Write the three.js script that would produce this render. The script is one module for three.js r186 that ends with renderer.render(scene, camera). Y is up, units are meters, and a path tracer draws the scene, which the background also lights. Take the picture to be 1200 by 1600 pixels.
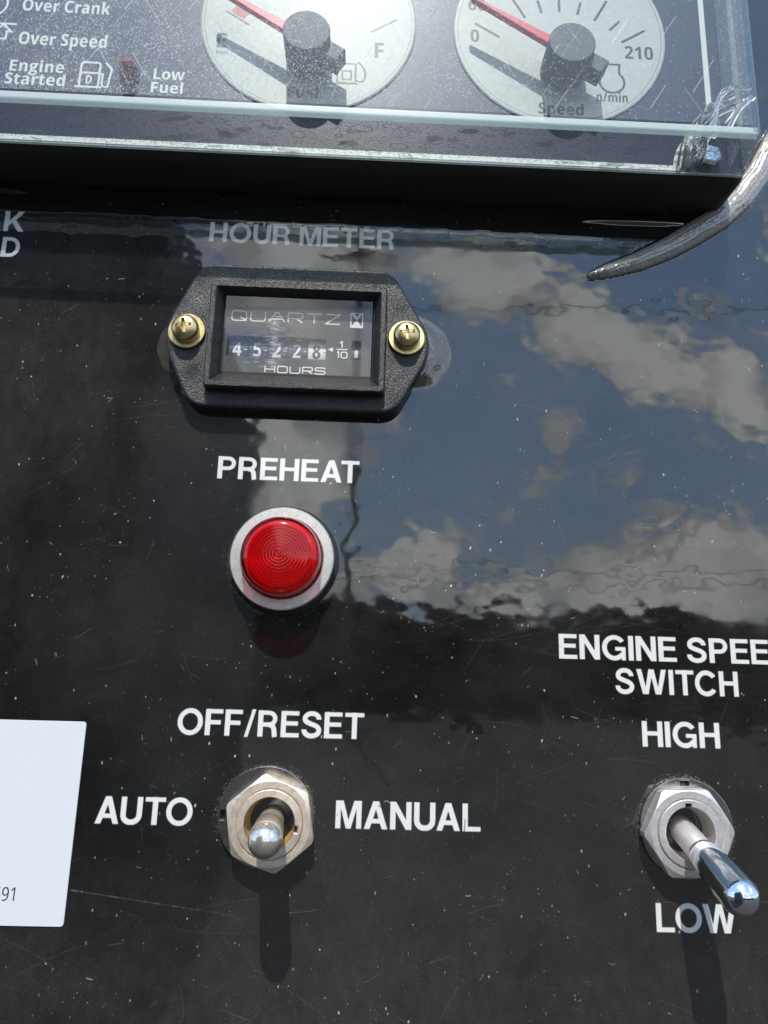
import * as THREE from 'three';
import { mergeGeometries, toCreasedNormals } from 'three/addons/utils/BufferGeometryUtils.js';
import { RoundedBoxGeometry } from 'three/addons/geometries/RoundedBoxGeometry.js';
import { ImprovedNoise } from 'three/addons/math/ImprovedNoise.js';
import { Brush, Evaluator, SUBTRACTION } from 'three-bvh-csg';

// ---------------------------------------------------------------- camera, sky, sun, exposure
const MM = 0.001, Y0 = 1.2;                       // the panel stands upright in the plane z = 0; (0, Y0) is the point straight in front of the lens
const scene = new THREE.Scene();
const camera = new THREE.PerspectiveCamera(72.05, 0.75, 0.01, 400);
camera.position.set(0, Y0, 0.119);
camera.rotation.set(0.21665, -0.02668, 0.02871, 'YXZ');
const renderer = new THREE.WebGLRenderer({ antialias: true });
renderer.toneMapping = THREE.LinearToneMapping;
renderer.toneMappingExposure = 1.06;
renderer.shadowMap.enabled = true;

const SUN = new THREE.Vector3(-0.08, 1.42, 1).normalize();
const sun = new THREE.DirectionalLight(new THREE.Color(1, 0.95, 0.87), 3.9);
sun.position.copy(SUN).multiplyScalar(20).add(new THREE.Vector3(0, Y0, 0));
sun.target.position.set(0, Y0, 0);
sun.castShadow = true;
Object.assign(sun.shadow.camera, { left: -4, right: 4, top: 4, bottom: -4, near: 1, far: 60 });
sun.shadow.mapSize.set(4096, 4096);
sun.name = 'sun';
scene.add(sun, sun.target);

let seed = 7;
function rnd() { seed = (seed + 0x6d2b79f5) | 0; let t = Math.imul(seed ^ (seed >>> 15), 1 | seed); t = (t + Math.imul(t ^ (t >>> 7), 61 | t)) ^ t; return ((t ^ (t >>> 14)) >>> 0) / 4294967296; }
const rr = (a, b) => a + (b - a) * rnd();
const NO = new ImprovedNoise();
const n3 = (x, y, z) => NO.noise(x, y, z);
function fbm(x, y, z, oct) { let s = 0, a = 0.5; for (let i = 0; i < oct; i++) { s += a * n3(x, y, z); x *= 2.03; y *= 2.03; z = z * 2.03 + 7.1; a *= 0.5; } return s; }
const clamp = (x, a = 0, b = 1) => Math.min(b, Math.max(a, x));
const smooth = (a, b, x) => { const t = clamp((x - a) / (b - a)); return t * t * (3 - 2 * t); };
const lerp = (a, b, t) => a + (b - a) * t;

{ // the sky: clear blue with broken fair-weather cloud
  const W = 2048, H = 1024, data = new Float32Array(W * H * 4);
  // cloud banks: place (x/z, y/z of the direction), half axes, turn, strength
  const banks = [
    [-0.16, 0.36, 0.13, 0.30, 0.0, 0.62], [-0.13, 0.66, 0.20, 0.10, 0, 0.6], [0.17, 0.62, 0.17, 0.07, -0.35, 0.75], [0.38, 0.50, 0.17, 0.065, -0.6, 0.85],
    [0.56, 0.42, 0.05, 0.06, 0, 0.7], [0.06, 0.15, 0.08, 0.05, 0, 0.7], [0.40, 0.12, 0.17, 0.055, 0, 0.8], [0.52, 0.18, 0.1, 0.06, 0, 0.6], [0.22, 0.10, 0.12, 0.03, 0, 0.6], [0.28, 0.34, 0.03, 0.03, 0, 0.5], [0.0, 0.38, 0.07, 0.05, 0.3, 0.4],
  ];
  for (let j = 0; j < H; j++) {
    const el = ((j + 0.5) / H - 0.5) * Math.PI, sy = Math.sin(el), cy = Math.cos(el);
    for (let i = 0; i < W; i++) {
      const az = ((i + 0.5) / W - 0.5) * 2 * Math.PI, x = cy * Math.cos(az), z = cy * Math.sin(az), o = (j * W + i) * 4;
      const t = Math.pow(1 - Math.max(0, sy), 3);
      let r = lerp(0.36, 0.76, t), g = lerp(0.65, 1.0, t), b = lerp(1.16, 1.3, t);
      const sd = Math.max(0, x * SUN.x + sy * SUN.y + z * SUN.z);
      const halo = 0.5 * Math.pow(sd, 24) + 0.12 * Math.pow(sd, 4);
      r += halo; g += halo; b += halo;
      if (sy > 0) {
        const k = 1 / (sy + 0.22);
        let d = 1.1 * fbm(x * k * 1.5 + 3.1, z * k * 1.5 + 8.2, 1.7, 5) - 0.12;
        if (z > 0.05) {
          const u = x / z, v = sy / z, det = 1.55 * fbm(u * 10 + 2.2, v * 10 + 5.3, 4.4, 3) + 0.6 * Math.abs(fbm(u * 38 + 7.2, v * 38 + 1.3, 2.4, 4));
          if (Math.abs(u) < 1.2 && v < 1.2) {
            const w = smooth(1.2, 0.8, Math.abs(u)) * smooth(1.2, 0.85, v);
            let e = -0.17;
            for (const [bx, by, ax, ay, tn, s] of banks) {
              const dx = u - bx, dy = v - by, c = Math.cos(tn), q = Math.sin(tn), p = (dx * c + dy * q) / ax, m = (-dx * q + dy * c) / ay;
              e = Math.max(e, s * Math.exp(-0.8 * (p * p + m * m)) - 0.27);
            }
            d = lerp(d, e + 0.55 * det, w);
          }
        }
        const cov = smooth(-0.03, 0.13, d), lit = 0.78 + 0.55 * smooth(0.0, 0.5, d + 0.35 * n3(x * 22, sy * 22, z * 22));
        r = lerp(r, 1.32 * lit, cov); g = lerp(g, 1.37 * lit, cov); b = lerp(b, 1.38 * lit, cov);
      } else { r = 0.2; g = 0.19; b = 0.17; }
      data[o] = r; data[o + 1] = g; data[o + 2] = b; data[o + 3] = 1;
    }
  }
  const sky = new THREE.DataTexture(data, W, H, THREE.RGBAFormat, THREE.FloatType);
  sky.mapping = THREE.EquirectangularReflectionMapping; sky.magFilter = THREE.LinearFilter; sky.minFilter = THREE.LinearFilter; sky.needsUpdate = true;
  scene.background = sky; scene.environment = sky;
}

// ---------------------------------------------------------------- helpers
const used = {};
function numbered(n) { used[n] = (used[n] ?? -1) + 1; return used[n] ? `${n}_${String(used[n]).padStart(3, '0')}` : n; }
function tag(o, label, category, group, kind) { if (label) o.userData.label = label; if (category) o.userData.category = category; if (group) o.userData.group = group; if (kind) o.userData.kind = kind; return o; }
function thing(name, label, category, x, y, z = 0) {          // a Group at a thing's base on the panel, x and y in mm
  const g = new THREE.Group(); g.name = numbered(name); g.position.set(x * MM, Y0 + y * MM, z * MM); scene.add(g);
  return tag(g, label, category);
}
function part(name, geo, mat, parent, label) {                 // geometry given in mm
  if (!geo.userData.scaled) { geo.scale(MM, MM, MM); geo.userData.scaled = true; }
  const m = new THREE.Mesh(geo, mat); m.name = name; m.castShadow = m.receiveShadow = true; parent.add(m);
  if (label) m.userData.label = label;
  return m;
}
function big(name, geo, mat, parent = scene) { const m = new THREE.Mesh(geo, mat); m.name = parent === scene ? numbered(name) : name; m.castShadow = m.receiveShadow = true; parent.add(m); return m; }
const crease = (g, a = 0.6) => toCreasedNormals(g.index ? g.toNonIndexed() : g, a);
const flip = (g) => { const i = g.index; if (i) { for (let k = 0; k < i.count; k += 3) { const a = i.getX(k); i.setX(k, i.getX(k + 1)); i.setX(k + 1, a); } } return g; };
const lathe = (pts, seg = 96) => { const g = new THREE.LatheGeometry(pts.map((p) => new THREE.Vector2(p[0], p[1])), seg); g.rotateX(Math.PI / 2); return g; };     // axis along +z
function canvas(w, h, draw) { const c = document.createElement('canvas'); c.width = w; c.height = h; draw(c.getContext('2d'), c); return c; }
function tex(c, srgb = true, wrap) { const t = new THREE.CanvasTexture(c); if (srgb) t.colorSpace = THREE.SRGBColorSpace; if (wrap) t.wrapS = t.wrapT = THREE.RepeatWrapping; t.anisotropy = 8; return t; }
function noiseTex(n, fn, rep) {                                 // a tiling grey texture
  const d = new Uint8Array(n * n * 4);
  for (let j = 0; j < n; j++) for (let i = 0; i < n; i++) { const v = clamp(fn(i / n, j / n), 0, 1) * 255; d.set([v, v, v, 255], (j * n + i) * 4); }
  const t = new THREE.DataTexture(d, n, n); t.wrapS = t.wrapT = THREE.RepeatWrapping; t.magFilter = THREE.LinearFilter; t.minFilter = THREE.LinearFilter; t.repeat.set(rep, rep); t.needsUpdate = true;
  return t;
}
const tn = (u, v, f, z) => { // tiling noise on a torus
  const a = u * 2 * Math.PI, b = v * 2 * Math.PI, r = f / 6.2832;
  return n3(Math.cos(a) * r + 11, Math.sin(a) * r + Math.cos(b) * r * 0.97 + 5, Math.sin(b) * r + z);
};
function planarUV(g, s = 1) { const p = g.attributes.position, uv = new Float32Array(p.count * 2); for (let i = 0; i < p.count; i++) { uv[2 * i] = p.getX(i) * s; uv[2 * i + 1] = p.getY(i) * s; } g.setAttribute('uv', new THREE.BufferAttribute(uv, 2)); return g; }
function boxUV(g, s = 1) { // every face takes its uv from the two axes it lies along
  if (g.index) g = g.toNonIndexed();
  g.computeVertexNormals(); const p = g.attributes.position, n = g.attributes.normal, uv = new Float32Array(p.count * 2);
  for (let i = 0; i < p.count; i++) {
    const ax = Math.abs(n.getX(i)), ay = Math.abs(n.getY(i)), az = Math.abs(n.getZ(i));
    const [a, b] = az >= ax && az >= ay ? [p.getX(i), p.getY(i)] : ax >= ay ? [p.getZ(i), p.getY(i)] : [p.getX(i), p.getZ(i)];
    uv[2 * i] = a * s; uv[2 * i + 1] = b * s;
  }
  g.setAttribute('uv', new THREE.BufferAttribute(uv, 2)); return g;
}
function roundPoly(pts, r) { // closed outline with rounded corners; r one number or one per corner
  const s = new THREE.Shape(), n = pts.length;
  pts.forEach((p, i) => {
    const a = pts[(i + n - 1) % n], b = pts[(i + 1) % n], q = Array.isArray(r) ? r[i] : r;
    const da = Math.hypot(a[0] - p[0], a[1] - p[1]), db = Math.hypot(b[0] - p[0], b[1] - p[1]), k = Math.min(q, da * 0.49, db * 0.49);
    const s1 = [p[0] + (a[0] - p[0]) / da * k, p[1] + (a[1] - p[1]) / da * k], s2 = [p[0] + (b[0] - p[0]) / db * k, p[1] + (b[1] - p[1]) / db * k];
    i ? s.lineTo(...s1) : s.moveTo(...s1); s.quadraticCurveTo(p[0], p[1], ...s2);
  });
  s.closePath(); return s;
}
const rect = (x0, y0, x1, y1, r = 0.01) => roundPoly([[x0, y0], [x1, y0], [x1, y1], [x0, y1]], r);
function extrude(shape, z0, z1, bevel = 0.3, seg = 3, curve = 10) {
  const g = new THREE.ExtrudeGeometry(shape, { depth: z1 - z0 - (bevel ? bevel : 0), bevelEnabled: bevel > 0, bevelThickness: bevel, bevelSize: bevel, bevelOffset: -bevel, bevelSegments: seg, curveSegments: curve });
  g.translate(0, 0, z0); return g;
}
function loft(rings) { // rings: equal-length arrays of [x, y, z]; closed round, open at the ends
  const n = rings[0].length, pos = [], idx = [];
  for (const r of rings) for (const p of r) pos.push(...p);
  for (let k = 0; k + 1 < rings.length; k++) for (let i = 0; i < n; i++) { const a = k * n + i, b = k * n + (i + 1) % n, c = a + n, d = b + n; idx.push(a, b, d, a, d, c); }
  const g = new THREE.BufferGeometry(); g.setAttribute('position', new THREE.Float32BufferAttribute(pos, 3)); g.setIndex(idx); return g;
}
const rring = (w, h, r, z, cx = 0, cy = 0, k = 4) => { // rounded rectangle ring, half sizes
  const out = [];
  for (const [sx, sy, a0] of [[1, 1, 0], [-1, 1, 90], [-1, -1, 180], [1, -1, 270]]) for (let i = 0; i <= k; i++) { const a = (a0 + 90 * i / k) * Math.PI / 180; out.push([cx + sx * (w - r) + r * Math.cos(a), cy + sy * (h - r) + r * Math.sin(a), z]); }
  return out;
};

// ---------------------------------------------------------------- lettering: a bold grotesque drawn with strokes (unit = cap height, y up)
const GL = {
  H: [0.78, (c) => { st(c, 0.2, [[0.1, 0], [0.1, 1]]); st(c, 0.2, [[0.68, 0], [0.68, 1]]); st(c, 0.17, [[0.1, 0.52], [0.68, 0.52]]); }],
  E: [0.7, (c) => { st(c, 0.2, [[0.1, 0], [0.1, 1]]); for (const [y, x] of [[0.915, 0.69], [0.53, 0.65], [0.085, 0.7]]) st(c, 0.17, [[0.1, y], [x, y]]); }],
  F: [0.66, (c) => { st(c, 0.2, [[0.1, 0], [0.1, 1]]); for (const [y, x] of [[0.915, 0.66], [0.5, 0.59]]) st(c, 0.17, [[0.1, y], [x, y]]); }],
  L: [0.66, (c) => { st(c, 0.2, [[0.1, 0], [0.1, 1]]); st(c, 0.17, [[0.1, 0.085], [0.66, 0.085]]); }],
  T: [0.74, (c) => { st(c, 0.17, [[0, 0.915], [0.74, 0.915]]); st(c, 0.2, [[0.37, 0], [0.37, 1]]); }],
  I: [0.2, (c) => st(c, 0.2, [[0.1, 0], [0.1, 1]])],
  O: [0.96, (c) => { c.lineWidth = 0.19; c.beginPath(); c.ellipse(0.48, 0.5, 0.385, 0.42, 0, 0, 7); c.stroke(); }],
  C: [0.9, (c) => { c.lineWidth = 0.19; c.beginPath(); c.ellipse(0.47, 0.5, 0.375, 0.42, 0, 0.62, 5.66); c.stroke(); }],
  G: [0.92, (c) => { c.lineWidth = 0.19; c.beginPath(); c.ellipse(0.47, 0.5, 0.375, 0.42, 0, 0.62, 5.7); c.stroke(); st(c, 0.16, [[0.5, 0.46], [0.9, 0.46]]); st(c, 0.16, [[0.82, 0.5], [0.82, 0.0]]); }],
  D: [0.8, (c) => { st(c, 0.2, [[0.1, 0], [0.1, 1]]); c.lineWidth = 0.18; c.beginPath(); c.moveTo(0.1, 0.91); c.lineTo(0.34, 0.91); c.bezierCurveTo(0.82, 0.91, 0.82, 0.09, 0.34, 0.09); c.lineTo(0.1, 0.09); c.stroke(); }],
  P: [0.74, (c) => { st(c, 0.2, [[0.1, 0], [0.1, 1]]); bowl(c); }],
  R: [0.79, (c) => { st(c, 0.2, [[0.1, 0], [0.1, 1]]); bowl(c, 0.02); c.lineWidth = 0.19; c.beginPath(); c.moveTo(0.4, 0.46); c.bezierCurveTo(0.68, 0.44, 0.6, 0.24, 0.66, 0); c.stroke(); }],
  S: [0.78, (c) => { c.lineWidth = 0.19; c.beginPath(); c.moveTo(0.66, 0.7); c.bezierCurveTo(0.66, 1.0, 0.12, 0.99, 0.125, 0.72); c.bezierCurveTo(0.13, 0.48, 0.68, 0.56, 0.67, 0.28); c.bezierCurveTo(0.66, 0.0, 0.09, 0.0, 0.1, 0.32); c.stroke(); }],
  A: [0.86, (c) => poly(c, [[0, 0], [0.32, 1], [0.54, 1], [0.86, 0], [0.65, 0], [0.58, 0.21], [0.28, 0.21], [0.21, 0]], [[0.335, 0.38], [0.525, 0.38], [0.43, 0.7]])],
  M: [0.94, (c) => poly(c, [[0, 1], [0.28, 1], [0.47, 0.32], [0.66, 1], [0.94, 1], [0.94, 0], [0.75, 0], [0.75, 0.7], [0.56, 0], [0.38, 0], [0.19, 0.7], [0.19, 0], [0, 0]])],
  N: [0.78, (c) => poly(c, [[0, 0], [0, 1], [0.21, 1], [0.58, 0.36], [0.58, 1], [0.78, 1], [0.78, 0], [0.57, 0], [0.2, 0.65], [0.2, 0]])],
  W: [1.22, (c) => poly(c, [[0, 1], [0.21, 1], [0.36, 0.3], [0.5, 1], [0.72, 1], [0.86, 0.3], [1.01, 1], [1.22, 1], [0.98, 0], [0.75, 0], [0.61, 0.66], [0.47, 0], [0.24, 0]])],
  U: [0.78, (c) => { c.lineWidth = 0.2; c.beginPath(); c.moveTo(0.1, 1); c.lineTo(0.1, 0.36); c.bezierCurveTo(0.1, -0.01, 0.68, -0.01, 0.68, 0.36); c.lineTo(0.68, 1); c.stroke(); }],
  B: [0.78, (c) => { st(c, 0.2, [[0.1, 0], [0.1, 1]]); bowl(c); c.lineWidth = 0.17; c.beginPath(); c.moveTo(0.1, 0.53); c.lineTo(0.42, 0.53); c.bezierCurveTo(0.77, 0.53, 0.77, 0.085, 0.42, 0.085); c.lineTo(0.1, 0.085); c.stroke(); }],
  K: [0.8, (c) => { st(c, 0.2, [[0.1, 0], [0.1, 1]]); poly(c, [[0.2, 0.3], [0.2, 0.55], [0.54, 1], [0.79, 1], [0.46, 0.6], [0.82, 0], [0.58, 0], [0.32, 0.44]]); }],
  '/': [0.42, (c) => poly(c, [[0, -0.03], [0.28, 1.03], [0.42, 1.03], [0.14, -0.03]])],
  ' ': [0.22, () => {}],
};
function st(c, w, p) { c.lineWidth = w; c.beginPath(); c.moveTo(...p[0]); for (const q of p.slice(1)) c.lineTo(...q); c.stroke(); }
function poly(c, ...rs) { c.beginPath(); for (const p of rs) { p.forEach((q, i) => (i ? c.lineTo(...q) : c.moveTo(...q))); c.closePath(); } c.fill('evenodd'); }
function bowl(c, d = 0) { c.lineWidth = 0.17; c.beginPath(); c.moveTo(0.1, 0.915); c.lineTo(0.4, 0.915); c.bezierCurveTo(0.71 + d, 0.915, 0.71 + d, 0.465, 0.4, 0.465); c.lineTo(0.1, 0.465); c.stroke(); }
const kern = (s, i) => (/^(AT|AU|TO|LO|OW|TC|UA)/.test(s.slice(i, i + 2)) ? (s.startsWith('AT', i) ? -0.13 : -0.05) : 0);
const textWidth = (s) => [...s].reduce((w, ch, i) => w + GL[ch][0] + 0.085 + kern(s, i), -0.085);
function letter(c, s, x0, y, cap, x1) { // in mm with y up on a context already scaled so; x1 = where the last letter ends
  const k = (x1 - x0) / textWidth(s); let x = x0, i = 0;
  for (const ch of s) { c.save(); c.translate(x, y); c.scale(k, cap); GL[ch][1](c); c.restore(); x += (GL[ch][0] + 0.085 + kern(s, i++)) * k; }
}

// ---------------------------------------------------------------- the panel face: relief of the glossy overlay film, its print, dust and scratches
const PX0 = -85, PX1 = 85, PY0 = -60, PY1 = 140;
const FINGER = [[40.9, 73.0, 0.7], [44, 74.3, 1.5], [50, 76.6, 2.0], [56, 79.7, 2.3], [61, 83.0, 2.5], [66.5, 86.9, 2.6], [71, 91.3, 2.6], [75, 97, 2.7], [78.4, 103.5, 2.6], [81.3, 109, 2.0], [83, 113, 0.9]];
function fingerAt(x, y) { // (distance to the fold's spine over its half width)
  let best = 9;
  for (let i = 0; i + 1 < FINGER.length; i++) {
    const [ax, ay, ar] = FINGER[i], [bx, by, br] = FINGER[i + 1], dx = bx - ax, dy = by - ay, t = clamp(((x - ax) * dx + (y - ay) * dy) / (dx * dx + dy * dy));
    best = Math.min(best, Math.hypot(x - ax - t * dx, y - ay - t * dy) / lerp(ar, br, t));
  }
  return best;
}
const ridge = (q, e = 1.3) => (q < 1 ? Math.pow(1 - q * q, e) : 0);
function relief(x, y) {
  const rough = 0.55 + 0.9 * smooth(-0.25, 0.45, n3(x / 17, y / 15, 7.7));
  let h = 0.0125 * rough * n3(x / 3.3, y / 2.9, 3.3) + 0.009 * n3(x / 8, y / 8, 9.1) + 0.03 * n3(x / 30, y / 30, 2.2) + 0.0032 * rough * n3(x / 1.7, y / 1.5, 6.6);
  if (x > 36 && y > 68) { const q = fingerAt(x, y); h += ridge(q, 0.85) * (1.5 + 0.03 * Math.sin((x * 0.5 - y * 0.85) * 14 + 2 * n3(x, y, 4)) + 0.06 * Math.sin(q * 17 + 3 * n3(x / 3, y / 3, 2)) + 0.05 * n3(x * 1.1, y * 1.1, 8)); }
  // long blisters under the box
  h += 0.4 * ridge(Math.hypot((x - 50) / 13, (y - 85.3 - 0.02 * (x - 50)) / 1.0)) + 0.4 * ridge(Math.hypot((x + 73) / 9, (y - 86.2 + 0.06 * (x + 73)) / 1.1));
  // the puffed strip of film below the box and its wavy edge
  if (y > 77 && y < 90 && x < 46) { const e = 80.9 + 0.3 * n3(x / 4, 0.4, 1.1) + 0.12 * n3(x / 1.1, 0.4, 5.1); h += 0.16 * smooth(46, 40, x) * smooth(e - 0.35, e + 0.5, y) * smooth(88, 83, y); }
  // film lifting round the ends of the hour meter
  for (const [cx, cy, r, a] of [[7.0, 55.9, 7.6, 0.75], [-33.2, 55.4, 5.6, 0.4]]) { const d = Math.hypot(x - cx, y - cy) * (1 + 0.08 * n3(x / 3, y / 3, 3)); if (d < r) { const th = Math.atan2(y - cy, x - cx); h += a * smooth(r, r - 3.6, d) * (1 + 0.022 * Math.sin(th * 60 + 3 * n3(x, y, 1))); } }
  for (const [cx, cy, r, a] of [[18.9, -10.5, 1.5, 0.1], [-33.6, 47.6, 1.1, 0.1], [-31.8, 46, 0.8, 0.12]]) { const d = Math.hypot(x - cx, (y - cy) / 1.25) / r; if (d < 1) h += a * ridge(d); }
  { const d = Math.abs(Math.hypot(x - 49, y - 33) - 8.5); h -= 0.012 * Math.exp(-d * d * 2); }
  return h;
}
function reliefGrid(x0, x1, y0, y1, step) {
  const nx = Math.round((x1 - x0) / step), ny = Math.round((y1 - y0) / step), pos = new Float32Array((nx + 1) * (ny + 1) * 3), nor = new Float32Array(pos.length), uv = new Float32Array((nx + 1) * (ny + 1) * 2), idx = new Uint32Array(nx * ny * 6);
  const e = 0.12; let o = 0;
  for (let j = 0; j <= ny; j++) for (let i = 0; i <= nx; i++) {
    const x = lerp(x0, x1, i / nx), y = lerp(y0, y1, j / ny), k = j * (nx + 1) + i, h = relief(x, y), fade = Math.min(i, j, nx - i, ny - j) ? 1 : 0;
    const gx = (relief(x + e, y) - relief(x - e, y)) / (2 * e), gy = (relief(x, y + e) - relief(x, y - e)) / (2 * e), l = Math.hypot(gx, gy, 1);
    pos.set([x, y, h * fade], k * 3); nor.set([-gx / l, -gy / l, 1 / l], k * 3); uv.set([i / nx, j / ny], k * 2);
    if (i < nx && j < ny) { const a = k, b = k + 1, c = k + nx + 1, d = c + 1; idx.set([a, b, d, a, d, c], o); o += 6; }
  }
  const g = new THREE.BufferGeometry(); g.setAttribute('position', new THREE.BufferAttribute(pos, 3)); g.setAttribute('normal', new THREE.BufferAttribute(nor, 3)); g.setAttribute('uv', new THREE.BufferAttribute(uv, 2)); g.setIndex(new THREE.BufferAttribute(idx, 1)); return g;
}
const TS = 2048;
const panelCanvas = canvas(TS, TS, (c) => {
  const im = c.createImageData(TS, TS), d = im.data;
  for (let j = 0; j < TS; j++) for (let i = 0; i < TS; i++) { // black film with a thin uneven veil of grainy dust
    const x = lerp(PX0, PX1, i / TS), y = lerp(PY1, PY0, j / TS), o = (j * TS + i) * 4;
    const patch = clamp(0.55 + 1.1 * fbm(x / 26, y / 26, 1.5, 3) + 0.5 * fbm(x / 5, y / 4, 8.5, 3), 0.12, 1.4), g = rnd();
    const more = 0.9 * smooth(0.1, 0.9, Math.exp(-(((x + 62) / 24) ** 2 + ((y - 50) / 20) ** 2)) + 0.5 * fbm(x / 7, y / 9, 2.5, 3)) + 0.8 * smooth(-18, -55, y + 9 * n3(x / 12, y / 12, 5));
    let v = 0.006 + 0.0168 * (patch + more * (0.7 + 0.5 * n3(x / 1.5, y / 3, 3))) * (0.45 + 1.1 * g) + (g > 0.994 ? 0.09 * patch * rnd() : 0);
    if (x > 38 && y > 70) { const q = fingerAt(x, y); if (q < 1) v += smooth(1, 0.75, q) * 0.42 * (0.3 + 1.1 * rnd()); }  // fold: whitened film plus its sky reflection, painted into the colour
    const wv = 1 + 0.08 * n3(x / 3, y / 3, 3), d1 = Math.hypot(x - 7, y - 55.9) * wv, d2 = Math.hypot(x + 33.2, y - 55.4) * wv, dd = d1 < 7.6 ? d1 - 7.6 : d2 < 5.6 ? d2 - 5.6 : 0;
    if (dd < 0) { const th = Math.atan2(y - 55.5, x - (d1 < 7.6 ? 7 : -33.2)); v += smooth(0, -0.35, dd) * 0.045 * (0.4 + 1.1 * rnd()); } // lifted film round the meter ends, lighter and grainy
    const s = v <= 0.0031308 ? v * 12.92 : 1.055 * Math.pow(v, 1 / 2.4) - 0.055;
    d[o] = 255 * s * 1.01; d[o + 1] = 255 * s * 0.985; d[o + 2] = 255 * s * 0.93; d[o + 3] = 255;
  }
  c.putImageData(im, 0, 0);
  c.save(); c.translate(0, TS); c.scale(TS / (PX1 - PX0), -TS / (PY1 - PY0)); c.translate(-PX0, -PY0);
  const wave = (x0, y0, x1, y1, w, a, bend = 0.1) => { c.strokeStyle = `rgba(200,200,195,${a})`; c.lineWidth = w; const l = Math.hypot(x1 - x0, y1 - y0), b = rr(-bend, bend) * l; c.beginPath(); c.moveTo(x0, y0); c.quadraticCurveTo((x0 + x1) / 2 - (y1 - y0) / l * b, (y0 + y1) / 2 + (x1 - x0) / l * b, x1, y1); c.stroke(); };
  c.lineCap = 'round';
  for (let i = 0; i < 700; i++) { const x = rr(PX0, PX1), y = rr(PY0, 90), a = rr(-0.5, 0.9) + (rnd() < 0.2 ? 1.4 : 0), l = 1 + 14 * rnd() ** 3; wave(x, y, x + l * Math.cos(a), y + l * Math.sin(a), rr(0.04, 0.08), rr(0.06, 0.36) * (l > 6 ? 0.6 : 1)); }
  for (let i = 0; i < 46; i++) { const x = rr(38, 46), y = rr(35, 40); wave(x, y, x + rr(2, 6), y + rr(0.8, 3), 0.05, rr(0.08, 0.3)); }       // scuffs in the middle right
  for (let i = 0; i < 40; i++) { const x = rr(12, 40), y = rr(4, 12); wave(x, y, x + rr(4, 16), y + rr(1.5, 5), 0.06, rr(0.06, 0.25)); }
  for (let i = 0; i < 30; i++) { const x = rr(17, 40), y = rr(-24, -8), a = rr(0, 3.1); wave(x, y, x + 9 * Math.cos(a), y + 9 * Math.sin(a), 0.05, rr(0.08, 0.25)); }
  for (let i = 0; i < 60; i++) { const x = rr(-70, 60), y = rr(20, 70); for (let k = 0; k < 5; k++) wave(x + rr(-2, 2), y + rr(-2, 2), x + rr(3, 8), y + rr(0, 3), 0.05, rr(0.02, 0.09)); }
  // the print
  c.fillStyle = c.strokeStyle = 'rgb(228,230,228)'; c.lineCap = 'butt';
  letter(c, 'HOUR METER', -31.1, 76.9, 4.1, 3.75);
  letter(c, 'BREAK', -85.5, 77.2, 4.1, -65.5);
  letter(c, 'D', -69.0, 71.9, 4.1, -65.6);
  letter(c, 'PREHEAT', -26.0, 31.15, 4.05, -1.35);
  letter(c, 'OFF/RESET', -29.1, -11.5, 4.1, 0.95);
  letter(c, 'AUTO', -40.6, -25.1, 4.1, -25.5);
  letter(c, 'MANUAL', -3.1, -25.0, 4.15, 19.9);
  letter(c, 'ENGINE SPEED', 33.1, 2.2, 4.1, 72.75);
  letter(c, 'SWITCH', 42.4, -3.2, 4.1, 63.15);
  letter(c, 'HIGH', 46.5, -11.5, 4.05, 59.4);
  letter(c, 'LOW', 47.3, -38.9, 4.15, 60.0);
  // specks and lint
  c.lineCap = 'round';
  for (let i = 0; i < 9000; i++) { const x = rr(PX0, PX1), y = rr(PY0, 92); if (rnd() > clamp(0.5 + 1.6 * fbm(x / 11, y / 11, 3.5, 3), 0.1, 1)) continue; const s = 0.038 + 0.12 * rnd() ** 5; c.fillStyle = `rgba(${215 + 30 * rnd()},${210 + 25 * rnd()},${195 + 30 * rnd()},${rr(0.15, 0.85)})`; c.beginPath(); c.ellipse(x, y, s, s * rr(0.8, 2.1), rr(-0.4, 0.4), 0, 7); c.fill(); }
  for (let i = 0; i < 110; i++) { const x = rr(PX0, PX1), y = rr(PY0, 90), a = rr(0, 6.3), l = rr(0.3, 1.1); wave(x, y, x + l * Math.cos(a), y + l * Math.sin(a), rr(0.06, 0.13), rr(0.4, 0.95), 0.5); }
  c.lineCap = 'butt'; for (let k = 0; k < 70; k++) { const t = k / 70, w = (rnd() < 0.6 ? 0.06 : 0.14); wave(-43 + 26 * t, -34.6 - 3.2 * t, -43 + 26 * t + 0.3, -34.7 - 3.2 * t, w, 0.55 * (1 - t) + 0.1); } // the long scratch beside the sticker
  wave(7, 15.5, 9.5, 22, 0.06, 0.5, 0.4); wave(2, 15, 8.5, 16, 0.05, 0.5, 0.2);                                        // a loose hair by the lamp
  for (let i = 0; i < 1500; i++) { const x = rr(PX0, PX1), y = rr(PY0, 90), a = rr(0, 6.3), l = rnd() < 0.9 ? rr(0.05, 0.3) : rr(0.5, 2.5); c.strokeStyle = `rgba(24,24,24,${rr(0.3, 0.9)})`; c.lineWidth = rr(0.04, 0.13); c.beginPath(); c.moveTo(x, y); c.lineTo(x + l * Math.cos(a), y + l * Math.sin(a)); c.stroke(); } // worn nicks in the print
  // grime gathered round the fittings
  for (const [cx, cy, r] of [[-13.7, 17, 9.4], [-14, -23.4, 7.6], [52.7, -23.6, 7.7]]) for (let i = 0; i < 900; i++) { const a = rr(0, 6.3), q = r + (0.9 + 0.7 * Math.sin(a * 3 + cx)) * rnd() * rnd() - 0.15; c.fillStyle = `rgba(${150 + 40 * rnd()},${140 + 35 * rnd()},${110 + 35 * rnd()},${rr(0.15, 0.7)})`; c.beginPath(); c.ellipse(cx + q * Math.cos(a), cy + q * Math.sin(a), rr(0.03, 0.12), rr(0.03, 0.08), a, 0, 7); c.fill(); }
  c.restore();
});
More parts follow.
